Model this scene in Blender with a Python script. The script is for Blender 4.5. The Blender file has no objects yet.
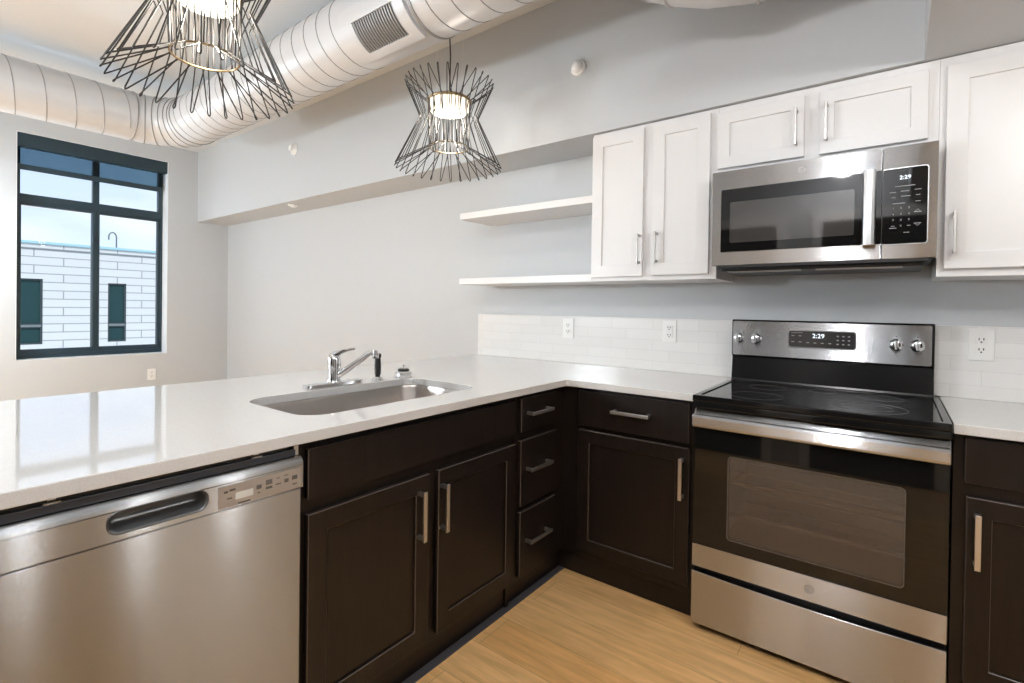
import bpy, bmesh, math, random
from mathutils import Vector, Matrix
random.seed(7)
sc = bpy.context.scene
COL = sc.collection
PI = math.pi

# ------------------------------------------------------------------ camera
F_PX, U0, V0 = 501.8, 512.0, 312.56
yaw, pitch, roll = .6526, -.0092, .0147
f0 = Vector((-math.sin(yaw), math.cos(yaw), 0)); r0 = Vector((math.cos(yaw), math.sin(yaw), 0)); zz = Vector((0, 0, 1))
fw = math.cos(pitch)*f0 + math.sin(pitch)*zz; up = -math.sin(pitch)*f0 + math.cos(pitch)*zz
rt = math.cos(roll)*r0 + math.sin(roll)*up; up = -math.sin(roll)*r0 + math.cos(roll)*up
cam_d = bpy.data.cameras.new('camera'); cam = bpy.data.objects.new('camera', cam_d); COL.objects.link(cam)
cam_d.sensor_width = 36; cam_d.lens = F_PX/1024*36; cam_d.shift_y = (V0-341.5)/1024; cam_d.clip_start = .02
M = Matrix((rt, up, -fw)).transposed().to_4x4(); M.translation = Vector((1.203, -2.6485, 1.2417))
cam.matrix_world = M
sc.camera = cam

# ------------------------------------------------------------------ view
sc.view_settings.view_transform = 'Standard'; sc.view_settings.look = 'None'
sc.view_settings.exposure = 0.45; sc.view_settings.gamma = 1; sc.view_settings.use_curve_mapping = False
sc.cycles.use_denoising = True
try: sc.cycles.denoiser = 'OPENIMAGEDENOISE'
except Exception: pass
sc.cycles.max_bounces = 10; sc.cycles.diffuse_bounces = 5; sc.cycles.glossy_bounces = 5
sc.cycles.transparent_max_bounces = 16; sc.cycles.caustics_reflective = False; sc.cycles.caustics_refractive = False
sc.cycles.sample_clamp_indirect = 6

# ------------------------------------------------------------------ world: pale sky with soft cloud
SKY = 1.02
w = bpy.data.worlds.new('sky'); sc.world = w; w.use_nodes = True
nt = w.node_tree; nt.nodes.clear()
out = nt.nodes.new('ShaderNodeOutputWorld'); bg = nt.nodes.new('ShaderNodeBackground')
tc = nt.nodes.new('ShaderNodeTexCoord'); sep = nt.nodes.new('ShaderNodeSeparateXYZ')
ramp = nt.nodes.new('ShaderNodeValToRGB'); cr = ramp.color_ramp
cr.elements[0].position = 0.0; cr.elements[0].color = (.76, .82, .93, 1)
cr.elements[1].position = .45; cr.elements[1].color = (.46, .62, .85, 1)
e = cr.elements.new(.16); e.color = (.62, .71, .90, 1)
noi = nt.nodes.new('ShaderNodeTexNoise'); noi.inputs['Scale'].default_value = 3.2; noi.inputs['Detail'].default_value = 6
mp = nt.nodes.new('ShaderNodeMapping'); mp.inputs['Scale'].default_value = (1, 1, 3.5)
nr = nt.nodes.new('ShaderNodeMapRange'); nr.inputs['From Min'].default_value = .42; nr.inputs['From Max'].default_value = .66
mx = nt.nodes.new('ShaderNodeMix'); mx.data_type = 'RGBA'; mx.inputs['B'].default_value = (.92, .95, 1, 1)
L = nt.links
L.new(tc.outputs['Generated'], sep.inputs[0]); L.new(sep.outputs['Z'], ramp.inputs[0])
L.new(tc.outputs['Generated'], mp.inputs[0]); L.new(mp.outputs[0], noi.inputs['Vector']); L.new(noi.outputs['Fac'], nr.inputs[0])
L.new(nr.outputs[0], mx.inputs['Factor']); L.new(ramp.outputs[0], mx.inputs['A']); L.new(mx.outputs['Result'], bg.inputs[0])
bg.inputs[1].default_value = SKY
L.new(bg.outputs[0], out.inputs[0])

def lamp(name, kind, loc, power, color=(1, 1, 1), size=.1, rot=None, sy=None, parent=None, portal=False):
    d = bpy.data.lights.new(name, kind); o = bpy.data.objects.new(name, d); COL.objects.link(o)
    d.energy = power; d.color = color; o.location = loc
    if kind == 'AREA':
        d.size = size
        if sy: d.shape = 'RECTANGLE'; d.size_y = sy
        if portal: d.cycles.is_portal = True
    elif kind == 'SUN': d.angle = size
    else: d.shadow_soft_size = size
    if rot: o.rotation_euler = rot
    if parent: o.parent = parent
    return o
# sun on the house across the street (comes over our own roof, never into the room)
lamp('sun', 'SUN', (0, 0, 20), 4.0, (1, .97, .93), .02, (0, math.radians(42), math.radians(-22)))
# window portals (sampling guides only, they give no light)
lamp('window_portal', 'AREA', (-5.26, -1.198, 1.727), 1, size=2.05, sy=1.17, rot=(0, -PI/2, 0), portal=True)
lamp('window_portal', 'AREA', (-5.26, -3.35, 1.727), 1, size=2.05, sy=1.17, rot=(0, -PI/2, 0), portal=True)
WARM = (1, .90, .78)
P_KITCHEN, P_FILL, P_PENDANT, P_STREAK = 38, 120, 6, 7.5

# ------------------------------------------------------------------ materials
MATS = {}
def mat(name, color=(.8, .8, .8), rough=.5, metal=0, spec=.5, emit=None, estr=0, coat=0, aniso=0, tangent=None):
    m = bpy.data.materials.new(name); m.use_nodes = True; b = m.node_tree.nodes['Principled BSDF']
    b.inputs['Base Color'].default_value = (*color, 1); b.inputs['Roughness'].default_value = rough
    b.inputs['Metallic'].default_value = metal; b.inputs['Specular IOR Level'].default_value = spec
    if coat: b.inputs['Coat Weight'].default_value = coat; b.inputs['Coat Roughness'].default_value = .08
    if emit: b.inputs['Emission Color'].default_value = (*emit, 1); b.inputs['Emission Strength'].default_value = estr
    MATS[name] = m
    return m
def nd(m, t): return m.node_tree.nodes.new(t)
def bs(m): return m.node_tree.nodes['Principled BSDF']
def lk(m, a, b): m.node_tree.links.new(a, b)
def coords(m, scale=(1, 1, 1), rot=(0, 0, 0)):
    t = nd(m, 'ShaderNodeTexCoord'); p = nd(m, 'ShaderNodeMapping')
    p.inputs['Scale'].default_value = scale; p.inputs['Rotation'].default_value = rot
    lk(m, t.outputs['Object'], p.inputs[0]); return p.outputs[0]
def noise(m, vec, scale, detail=3, rough=.5):
    n = nd(m, 'ShaderNodeTexNoise'); n.inputs['Scale'].default_value = scale; n.inputs['Detail'].default_value = detail
    n.inputs['Roughness'].default_value = rough; lk(m, vec, n.inputs['Vector']); return n.outputs['Fac']
def bump(m, h, strength, dist=.002):
    b = nd(m, 'ShaderNodeBump'); b.inputs['Strength'].default_value = strength; b.inputs['Distance'].default_value = dist
    lk(m, h, b.inputs['Height']); lk(m, b.outputs[0], bs(m).inputs['Normal'])
def two(m, fac, a, b, lo=.3, hi=.7):
    r = nd(m, 'ShaderNodeValToRGB'); r.color_ramp.elements[0].position = lo; r.color_ramp.elements[1].position = hi
    r.color_ramp.elements[0].color = (*a, 1); r.color_ramp.elements[1].color = (*b, 1)
    lk(m, fac, r.inputs[0]); return r.outputs[0]

wall_m = mat('wall_paint', (.555, .57, .582), .45, spec=.35); bump(wall_m, noise(wall_m, coords(wall_m), 180, 2), .12, .001)
ceil_m = mat('ceiling_paint', (.70, .72, .735), .7); bump(ceil_m, noise(ceil_m, coords(ceil_m), 150, 2), .12, .001)
reveal_m = mat('reveal_white', (.82, .84, .85), .45)
trim_m = mat('trim_white', (.82, .81, .80), .35)
cabw = mat('cabinet_white', (.76, .75, .745), .32, spec=.45)
plast = mat('white_plastic', (.85, .84, .82), .3)
slot_m = mat('socket_dark', (.03, .03, .03), .5)
# quartz
quartz = mat('quartz', (.86, .85, .835), .05, spec=.85)
lk(quartz, two(quartz, noise(quartz, coords(quartz), 260, 4), (.665, .65, .63), (.71, .70, .685), .35, .6), bs(quartz).inputs['Base Color'])
# espresso wood
esp = mat('espresso_wood', (.018, .013, .012), .32, spec=.32)
esp_glint = mat('espresso_glint', (.085, .066, .055), .3, spec=.5)  # bevel highlights of the lacquer put into a lighter edge colour
v = coords(esp, (22, 22, 1.6)); n1 = noise(esp, v, 2.2, 5, .6)
lk(esp, two(esp, n1, (.0085, .006, .005), (.016, .011, .009)), bs(esp).inputs['Base Color'])
mr = nd(esp, 'ShaderNodeMapRange'); mr.inputs['To Min'].default_value = .27; mr.inputs['To Max'].default_value = .42
lk(esp, n1, mr.inputs[0]); lk(esp, mr.outputs[0], bs(esp).inputs['Roughness']); bump(esp, n1, .12, .0006)
edge_m = mat('espresso_shadow', (.008, .007, .007), .6)
# brushed steels: grooves horizontal, so highlights run vertically
def steel(name, tangent, col=(.62, .635, .655), rough=.19, an=.9, groove=1.1):
    m = mat(name, col, rough, 1.0)
    c = nd(m, 'ShaderNodeCombineXYZ')
    for i, a in enumerate('XYZ'): c.inputs[a].default_value = tangent[i]
    bs(m).inputs['Anisotropic'].default_value = an
    lk(m, c.outputs[0], bs(m).inputs['Tangent'])
    # fine grooves: the surface normal wavers up and down only
    wn = nd(m, 'ShaderNodeTexWhiteNoise'); wn.noise_dimensions = '3D'; lk(m, coords(m, (977, 977, 9770)), wn.inputs['Vector']); n = wn.outputs['Value']
    k = nd(m, 'ShaderNodeMath'); k.operation = 'MULTIPLY_ADD'; k.inputs[1].default_value = groove; k.inputs[2].default_value = -groove*.5
    lk(m, n, k.inputs[0]); cz = nd(m, 'ShaderNodeCombineXYZ'); lk(m, k.outputs[0], cz.inputs['Z'])
    ge = nd(m, 'ShaderNodeNewGeometry'); va = nd(m, 'ShaderNodeVectorMath'); va.operation = 'ADD'; vn = nd(m, 'ShaderNodeVectorMath'); vn.operation = 'NORMALIZE'
    lk(m, ge.outputs['Normal'], va.inputs[0]); lk(m, cz.outputs[0], va.inputs[1]); lk(m, va.outputs[0], vn.inputs[0]); lk(m, vn.outputs[0], bs(m).inputs['Normal'])
    return m
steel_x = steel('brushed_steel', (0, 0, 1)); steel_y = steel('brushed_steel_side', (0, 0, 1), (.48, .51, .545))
steel_s = mat('steel_satin', (.50, .505, .51), .3, 1)
sink_m = mat('sink_steel', (.46, .42, .39), .30, 1)
nickel = mat('nickel', (.76, .76, .77), .36, 1)
nickel_d = mat('nickel_dark', (.46, .44, .42), .34, 1)
chrome = mat('chrome', (.72, .73, .75), .07, 1)
blackp = mat('black_plastic', (.012, .012, .013), .35)
blackg = mat('black_glass', (.006, .006, .006), .035, spec=.45)
ovenw = mat('oven_glass', (.055, .042, .034), .05, spec=.65)
mwin = mat('microwave_window', (.045, .042, .04), .05, spec=.75)
darkgrey = mat('dark_grey_plastic', (.03, .034, .042), .42)
greyp = mat('grey_legend', (.30, .30, .30), .5)
burn = mat('burner_print', (.16, .16, .16), .15)
glow_w = mat('clock_digits', (.8, .9, 1), .5, emit=(.85, .93, 1), estr=1.1)
dispb = mat('control_panel', (.045, .043, .042), .12, spec=.6)
legend_d = mat('legend_dark', (.12, .11, .10), .5); lcd = mat('lcd_pale', (.72, .72, .68), .3)
logo_m = mat('logo_etched', (.30, .28, .26), .35, .8)
duct_m = mat('duct_paint', (.60, .60, .61), .36, .1, spec=.5)
seam_m = mat('duct_seam', (.30, .29, .285), .4, .25)
wire_m = mat('wire_black', (.028, .026, .025), .38, .2)
brass_m = mat('rim_bronze', (.34, .25, .14), .35, .9)
diff_m = mat('lamp_diffuser', (1, .97, .9), .5, emit=(1, .84, .63), estr=.92)
flush_m = mat('flush_diffuser', (1, 1, 1), .5, emit=(1, .93, .84), estr=5.5)
frame_m = mat('window_frame', (.016, .036, .048), .4)
gl = bpy.data.materials.new('window_glass'); gl.use_nodes = True; g = gl.node_tree; g.nodes.clear()
go = g.nodes.new('ShaderNodeOutputMaterial'); gm = g.nodes.new('ShaderNodeMixShader'); gt = g.nodes.new('ShaderNodeBsdfTransparent')
gg = g.nodes.new('ShaderNodeBsdfGlossy'); gf = g.nodes.new('ShaderNodeFresnel'); gf.inputs[0].default_value = 1.1
gg.inputs['Roughness'].default_value = .02; gt.inputs[0].default_value = (.93, .965, .98, 1)
g.links.new(gf.outputs[0], gm.inputs[0]); g.links.new(gt.outputs[0], gm.inputs[1]); g.links.new(gg.outputs[0], gm.inputs[2]); g.links.new(gm.outputs[0], go.inputs[0])
shade_m = bpy.data.materials.new('solar_fabric'); shade_m.use_nodes = True; g = shade_m.node_tree; g.nodes.clear()
go = g.nodes.new('ShaderNodeOutputMaterial'); gm = g.nodes.new('ShaderNodeMixShader'); gt = g.nodes.new('ShaderNodeBsdfTransparent')
gd = g.nodes.new('ShaderNodeBsdfDiffuse'); gd.inputs[0].default_value = (.05, .06, .07, 1); gt.inputs[0].default_value = (.44, .56, .62, 1)
gm.inputs[0].default_value = .22
g.links.new(gt.outputs[0], gm.inputs[1]); g.links.new(gd.outputs[0], gm.inputs[2]); g.links.new(gm.outputs[0], go.inputs[0])
ovenw = bpy.data.materials.new('oven_glass'); ovenw.use_nodes = True; g = ovenw.node_tree
gt = g.nodes.new('ShaderNodeBsdfTransparent'); gt.inputs[0].default_value = (.9, .85, .8, 1); gm = g.nodes.new('ShaderNodeMixShader'); gm.inputs[0].default_value = .5
gb = g.nodes['Principled BSDF']; gb.inputs['Base Color'].default_value = (.16, .132, .108, 1); gb.inputs['Roughness'].default_value = .05; gb.inputs['Specular IOR Level'].default_value = .5
g.links.new(gb.outputs[0], gm.inputs[1]); g.links.new(gt.outputs[0], gm.inputs[2]); g.links.new(gm.outputs[0], g.nodes['Material Output'].inputs[0])
# backsplash tile
tile = mat('backsplash_tile', (.80, .79, .775), .16, spec=.55)
tcn = nd(tile, 'ShaderNodeTexCoord'); sx = nd(tile, 'ShaderNodeSeparateXYZ'); cx = nd(tile, 'ShaderNodeCombineXYZ')
lk(tile, tcn.outputs['Object'], sx.inputs[0]); lk(tile, sx.outputs['X'], cx.inputs['X']); lk(tile, sx.outputs['Z'], cx.inputs['Y'])
br = nd(tile, 'ShaderNodeTexBrick'); lk(tile, cx.outputs[0], br.inputs['Vector'])
br.inputs['Scale'].default_value = 1; br.inputs['Brick Width'].default_value = .245; br.inputs['Row Height'].default_value = .0568
br.inputs['Mortar Size'].default_value = .0014; br.inputs['Mortar Smooth'].default_value = .3; br.offset = .37; br.offset_frequency = 2
br.inputs['Color1'].default_value = (.80, .79, .775, 1); br.inputs['Color2'].default_value = (.765, .755, .74, 1); br.inputs['Mortar'].default_value = (.70, .69, .675, 1)
lk(tile, br.outputs['Color'], bs(tile).inputs['Base Color'])
ad = nd(tile, 'ShaderNodeMath'); ad.operation = 'MULTIPLY_ADD'; ad.inputs[1].default_value = .5
lk(tile, noise(tile, coords(tile, (9, 9, 26)), 1.6, 3), ad.inputs[0])
iv = nd(tile, 'ShaderNodeMath'); iv.operation = 'SUBTRACT'; iv.inputs[0].default_value = 1; lk(tile, br.outputs['Fac'], iv.inputs[1])
lk(tile, iv.outputs[0], ad.inputs[2]); bump(tile, ad.outputs[0], .35, .0016)
# oak planks running along X
oak = mat('oak_planks', (.6, .4, .2), .38, spec=.4)
b2 = nd(oak, 'ShaderNodeTexBrick'); lk(oak, coords(oak), b2.inputs['Vector'])
b2.inputs['Scale'].default_value = 1; b2.inputs['Brick Width'].default_value = 1.22; b2.inputs['Row Height'].default_value = .178
b2.inputs['Mortar Size'].default_value = .0009; b2.offset = .37; b2.inputs['Mortar Smooth'].default_value = .1
b2.inputs['Color1'].default_value = (0, 0, 0, 1); b2.inputs['Color2'].default_value = (1, 1, 1, 1); b2.inputs['Mortar'].default_value = (.5, .5, .5, 1)
base = two(oak, b2.outputs['Color'], (.83, .475, .185), (.90, .56, .25), 0, 1)
gr = noise(oak, coords(oak, (1.1, 11, 1)), 2.2, 8, .68)
grc = two(oak, gr, (.76, .70, .62), (1.08, 1.07, 1.05), .34, .60)
mm = nd(oak, 'ShaderNodeMix'); mm.data_type = 'RGBA'; mm.blend_type = 'MULTIPLY'; mm.inputs['Factor'].default_value = .9
lk(oak, base, mm.inputs['A']); lk(oak, grc, mm.inputs['B'])
m3 = nd(oak, 'ShaderNodeMix'); m3.data_type = 'RGBA'; m3.inputs['B'].default_value = (.22, .12, .055, 1)
mf = nd(oak, 'ShaderNodeMath'); mf.operation = 'MULTIPLY'; mf.inputs[1].default_value = .7; lk(oak, b2.outputs['Fac'], mf.inputs[0])
lk(oak, mf.outputs[0], m3.inputs['Factor']); lk(oak, mm.outputs['Result'], m3.inputs['A']); lk(oak, m3.outputs['Result'], bs(oak).inputs['Base Color'])
bump(oak, gr, .08, .001)
# exterior
pan = mat('facade_panels', (.86, .87, .88), .55)
tcn = nd(pan, 'ShaderNodeTexCoord'); sx = nd(pan, 'ShaderNodeSeparateXYZ'); cx = nd(pan, 'ShaderNodeCombineXYZ')
lk(pan, tcn.outputs['Object'], sx.inputs[0]); lk(pan, sx.outputs['Y'], cx.inputs['X']); lk(pan, sx.outputs['Z'], cx.inputs['Y'])
b3 = nd(pan, 'ShaderNodeTexBrick'); lk(pan, cx.outputs[0], b3.inputs['Vector'])
b3.inputs['Scale'].default_value = 1; b3.inputs['Brick Width'].default_value = 1.4; b3.inputs['Row Height'].default_value = .262
b3.inputs['Mortar Size'].default_value = .017; b3.offset = .5; b3.inputs['Mortar Smooth'].default_value = .2
b3.inputs['Color1'].default_value = (.40, .41, .42, 1); b3.inputs['Color2'].default_value = (.385, .395, .405, 1); b3.inputs['Mortar'].default_value = (.19, .20, .21, 1)
lk(pan, b3.outputs['Color'], bs(pan).inputs['Base Color'])
cap_m = mat('parapet_cap', (.22, .36, .42), .5); extg = mat('exterior_glass', (.012, .035, .038), .12, spec=.15)
extf = mat('exterior_window_frame', (.02, .03, .035), .5); extgrey = mat('exterior_grey', (.10, .12, .13), .5)
ground_m = mat('ground_concrete', (.82, .83, .83), .9)
bump(ground_m, noise(ground_m, coords(ground_m), 3, 4), .2)

# ------------------------------------------------------------------ mesh helpers
def box(bm, x0, x1, y0, y1, z0, z1):
    vs = [bm.verts.new(p) for p in ((x0, y0, z0), (x1, y0, z0), (x1, y1, z0), (x0, y1, z0), (x0, y0, z1), (x1, y0, z1), (x1, y1, z1), (x0, y1, z1))]
    for f in ((0, 3, 2, 1), (4, 5, 6, 7), (0, 1, 5, 4), (1, 2, 6, 5), (2, 3, 7, 6), (3, 0, 4, 7)): bm.faces.new([vs[i] for i in f])
def prism(bm, prof, fn, t0, t1):
    """profile points (a,b) swept from t0 to t1; fn(a,b,t) -> xyz"""
    A = [bm.verts.new(fn(a, b, t0)) for a, b in prof]; B = [bm.verts.new(fn(a, b, t1)) for a, b in prof]
    n = len(prof)
    for i in range(n): bm.faces.new((A[i], A[(i+1) % n], B[(i+1) % n], B[i]))
    bm.faces.new(list(reversed(A))); bm.faces.new(B)
def plate(bm, outer, holes, fn, t0, t1):
    """flat plate with holes; outer / holes are 2D loops, fn(u,v,t) -> xyz"""
    edges = []
    loops = []
    for lp in [outer]+holes:
        vs = [bm.verts.new(fn(u, v, t0)) for u, v in lp]; loops.append(vs)
        for i in range(len(vs)): edges.append(bm.edges.new((vs[i], vs[(i+1) % len(vs)])))
    r = bmesh.ops.triangle_fill(bm, use_beauty=True, use_dissolve=False, edges=edges)
    fs = [f for f in r['geom'] if isinstance(f, bmesh.types.BMFace)]
    off = Vector(fn(0, 0, t1))-Vector(fn(0, 0, t0))
    mp_ = {}
    for lp in loops:
        for v in lp: mp_[v] = bm.verts.new(v.co+off)
    for f in fs: bm.faces.new([mp_[v] for v in f.verts])
    for lp in loops:
        for i in range(len(lp)):
            a, b = lp[i], lp[(i+1) % len(lp)]; bm.faces.new((a, b, mp_[b], mp_[a]))
def rect(u0, u1, v0, v1): return [(u0, v0), (u1, v0), (u1, v1), (u0, v1)]
def rrect(u0, u1, v0, v1, r, n=6):
    p = []
    for cu, cv, a in ((u1-r, v0+r, -90), (u1-r, v1-r, 0), (u0+r, v1-r, 90), (u0+r, v0+r, 180)):
        for k in range(n+1):
            t = math.radians(a+90*k/n); p.append((cu+r*math.cos(t), cv+r*math.sin(t)))
    return p
FX = lambda u, v, t: (t, u, v)     # plate facing along X: (Y, Z)
FY = lambda u, v, t: (u, t, v)     # plate facing along Y: (X, Z)
FZ = lambda u, v, t: (u, v, t)
def frames(pts, closed=False):
    n = len(pts); T = []
    for i in range(n):
        a = pts[(i-1) % n] if (closed or i > 0) else pts[i]; b = pts[(i+1) % n] if (closed or i < n-1) else pts[i]
        T.append((b-a).normalized())
    N = T[0].orthogonal().normalized(); Ns = [N]
    for i in range(1, n):
        q = T[i-1].rotation_difference(T[i]); N = q @ N; N = (N-T[i]*N.dot(T[i])).normalized(); Ns.append(N)
    return T, Ns
def tube(bm, pts, r, seg=8, closed=False, cap=True):
    pts = [Vector(p) for p in pts]; rr = r if isinstance(r, (list, tuple)) else [r]*len(pts)
    T, N = frames(pts, closed); rings = []
    for p, t, n, q in zip(pts, T, N, rr):
        b = t.cross(n); rings.append([bm.verts.new(p+(n*math.cos(2*PI*k/seg)+b*math.sin(2*PI*k/seg))*q) for k in range(seg)])
    m = len(pts)
    for i in range(m if closed else m-1):
        A, B = rings[i], rings[(i+1) % m]
        for k in range(seg): bm.faces.new((A[k], A[(k+1) % seg], B[(k+1) % seg], B[k]))
    if cap and not closed: bm.faces.new(list(reversed(rings[0]))); bm.faces.new(rings[-1])
def lathe(bm, prof, c, axis='Z', seg=32, capends=True):
    rings = []
    for r, h in prof:
        ring = []
        for k in range(seg):
            a = 2*PI*k/seg; x, y = r*math.cos(a), r*math.sin(a)
            p = {'Z': (x, y, h), 'Y': (x, h, y), 'X': (h, x, y)}[axis]
            ring.append(bm.verts.new(Vector(c)+Vector(p)))
        rings.append(ring)
    for A, B in zip(rings, rings[1:]):
        for k in range(seg): bm.faces.new((A[k], A[(k+1) % seg], B[(k+1) % seg], B[k]))
    if capends: bm.faces.new(list(reversed(rings[0]))); bm.faces.new(rings[-1])
def text(bm, s, size, fn, u, v, t, depth=.0004, align='CENTER'):
    """small raised lettering; fn(u,v,t)->xyz"""
    c = bpy.data.curves.new('txt', 'FONT'); c.body = s; c.size = size; c.extrude = 0; c.align_x = align; c.align_y = 'CENTER'; c.resolution_u = 2
    o = bpy.data.objects.new('txt', c); COL.objects.link(o); dg = bpy.context.evaluated_depsgraph_get(); dg.update()
    me = bpy.data.meshes.new_from_object(o.evaluated_get(dg))
    vs = [bm.verts.new(fn(u+q.co.x, v+q.co.y, t)) for q in me.vertices]
    for p in me.polygons:
        try: bm.faces.new([vs[i] for i in p.vertices])
        except ValueError: pass
    bpy.data.meshes.remove(me); bpy.data.objects.remove(o); bpy.data.curves.remove(c)
def obj(name, bm, m, parent=None, bevel=0, smooth=False, seg=2, wpos=None):
    bmesh.ops.recalc_face_normals(bm, faces=bm.faces)
    me = bpy.data.meshes.new(name); bm.to_mesh(me); bm.free(); me.materials.append(m)
    o = bpy.data.objects.new(name, me); COL.objects.link(o)
    if smooth:
        for p in me.polygons: p.use_smooth = True
        me.set_sharp_from_angle(angle=math.radians(35))
    if bevel:
        md = o.modifiers.new('bevel', 'BEVEL'); md.width = bevel; md.segments = seg; md.limit_method = 'ANGLE'; md.angle_limit = math.radians(40)
        md.harden_normals = False
    if parent:
        o.parent = parent; o.matrix_parent_inverse = Matrix.Translation(-root_loc(parent))
    return o
def root_loc(o):
    l = o.location.copy() if not o.parent else Vector((0, 0, 0))
    return l if not o.parent else Vector((0, 0, 0))
def thing(name, label, cat, loc=(0, 0, 0), group=None):
    o = bpy.data.objects.new(name, None); COL.objects.link(o); o.location = loc; o.empty_display_size = .05
    o['label'] = label; o['category'] = cat
    if group: o['group'] = group
    bpy.context.view_layer.update()
    return o
def tag(o, label, cat, group=None):
    o['label'] = label; o['category'] = cat
    if group: o['group'] = group
    return o
def struct(o): o['kind'] = 'structure'; return o
def B(*boxes):
    bm = bmesh.new()
    for b in boxes: box(bm, *b)
    return bm

# ------------------------------------------------------------------ room shell
XW, XR, YB, ZC, ZS, YS = -5.02, 2.75, -4.2, 2.925, 2.152, -.326
YB2 = -3.3
struct(obj('floor', B((XW-.2, XR+.2, YB-.2, .2, -.1, 0)), oak))
struct(obj('ceiling', B((XW-.3, XR+.2, YB-.2, .2, ZC, ZC+.15)), ceil_m))
struct(obj('wall_back', B((XW, XR+.2, 0, .15, 0, ZC)), wall_m))
struct(obj('wall_right', B((XR, XR+.15, YB, 0, 0, ZC)), wall_m))
struct(obj('trim_1', B((XW, 1.270, YS, -.0005, ZS, ZC-.0005)), wall_m))          # soffit
struct(obj('trim_2', B((1.270, XR, YB2+.0005, -.0005, ZS, ZC-.0005)), wall_m))          # lowered ceiling block
WY0, WY1, WZ0, WZ1 = -1.783, -.613, .703, 2.752
W2 = (-3.95, -2.78, WZ0, WZ1)
bm = bmesh.new()
plate(bm, rect(YB-.15, 0, 0, ZC), [rect(WY0, WY1, WZ0, WZ1), rect(*W2)], FX, XW-.22, XW)
struct(obj('wall_left', bm, wall_m))
D1, D2 = (-.30, .22), (.38, .90)
bm = bmesh.new(); plate(bm, rect(XW, XR+.15, 0, ZC), [], FY, YB-.15, YB); struct(obj('wall_front', bm, wall_m))
YB2 = -3.3
struct(obj('wall_kitchen', B((-.75, XR, YB, YB2, 0, ZC-.0005)), wall_m))
for (a, b), n in (((-.50, .33), 'door_1'), ((.68, 1.44), 'door_2')):
    bm = bmesh.new()
    plate(bm, rect(a, b, .005, 2.03), [rect(a+.12, b-.12, .25, .95), rect(a+.12, b-.12, 1.08, 1.9)], FY, YB2, YB2+.02)
    box(bm, a+.12, b-.12, YB2, YB2+.008, .25, .95); box(bm, a+.12, b-.12, YB2, YB2+.008, 1.08, 1.9)
    d = struct(obj(n, bm, esp, bevel=.003))
    struct(obj('trim_3' if n == 'door_1' else 'trim_4', B((a-.075, a, YB2, YB2+.025, 0, 2.12), (b, b+.075, YB2, YB2+.025, 0, 2.12), (a, b, YB2, YB2+.025, 2.03, 2.12)), trim_m, bevel=.002))
struct(obj('door_added_3', B((XR-.02, XR-.0005, -1.5, -.75, .005, 2.03)), trim_m, bevel=.003))  # unseen door and casing added as a pale band for the steel to reflect
struct(obj('trim_added_7', B((XR-.03, XR-.0005, -1.59, -1.5, 0, 2.12), (XR-.03, XR-.0005, -.75, -.66, 0, 2.12), (XR-.03, XR-.0005, -1.5, -.75, 2.03, 2.12)), trim_m, bevel=.002))
struct(obj('baseboard_left', B((XW, XW+.014, YB, 0, 0, .11)), trim_m, bevel=.003))
struct(obj('baseboard_back', B((XW+.014, -1.12, -.014, 0, 0, .11)), trim_m, bevel=.003))
def line_reveal(y0, y1, z0, z1):
    bm = bmesh.new(); plate(bm, rect(y0, y1, z0, z1), [rect(y0+.004, y1-.004, z0+.004, z1-.004)], FX, XW-.16, XW+.0005); return bm
# windows
def window(n, y0, y1, z0, z1):
    fx0, fx1 = XW-.195, XW-.14
    yc = (y0+y1)/2+.008
    zt0, zt1 = 2.11, 2.27
    bm = bmesh.new()
    plate(bm, rect(y0+.001, y1-.001, z0+.001, z1-.001), [rect(y0+.045, yc-.026, zt1-.045, z1-.06), rect(yc+.026, y1-.045, zt1-.045, z1-.06),
          rect(y0+.022, yc-.03, z0+.045, zt0+.035), rect(yc+.03, y1-.022, z0+.045, zt0+.035)], FX, fx0, fx1)
    root = struct(obj(n, bm, frame_m, bevel=.003))
    for a, b, dx in ((y0+.022, yc+.0, 0), (yc-.0, y1-.022, -.02)):
        bm = bmesh.new(); plate(bm, rect(a, b, z0+.042, zt0+.038), [rect(a+.030, b-.026, z0+.088, zt0+.012)], FX, fx0+.012+dx, fx1+.006+dx)
        s_ = obj('sash', bm, frame_m, root, bevel=.003)
        obj('pane', B((fx0+.03+dx, fx0+.034+dx, a+.03, b-.03, z0+.085, zt0)), gl, s_)
    for a, b in ((y0+.04, yc-.03), (yc+.03, y1-.04)):
        obj('pane', B((fx0+.03, fx0+.034, a, b, zt1-.05, z1-.055)), gl, root)
    for z in (z0+.46, z0+.46+.7):
        bm = bmesh.new(); box(bm, fx1+.005, fx1+.017, yc-.03, yc-.006, z-.045, z+.045)
        tube(bm, [(fx1+.02, yc-.02, z-.03), (fx1+.04, yc-.03, z), (fx1+.02, yc-.02, z+.035)], .006, 6)
        obj('latch', bm, frame_m, root, bevel=.002)
    struct(obj(n.replace('window', 'trim').replace('_1', '_5').replace('_2', '_6'), line_reveal(y0-.0, y1, z0, z1), reveal_m))
window('window_1', WY0, WY1, WZ0, WZ1); window('window_added_2', *W2)  # the second window is unseen, added to let in more daylight
# roller shade in window_1
t = thing('roller_shade', 'dark see-through roller shade lowered a little at the top of the window', 'window shade', (XW-.05, (WY0+WY1)/2, WZ1-.13))
obj('cassette', B((XW-.093, XW-.006, WY0+.006, WY1-.006, WZ1-.125, WZ1-.005)), frame_m, t, bevel=.004)
obj('shade_fabric', B((XW-.052, XW-.0515, WY0+.012, WY1-.04, 2.47, WZ1-.12)), shade_m, t)
obj('hem_bar', B((XW-.058, XW-.045, WY0+.012, WY1-.04, 2.425, 2.475)), frame_m, t, bevel=.003)

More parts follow.
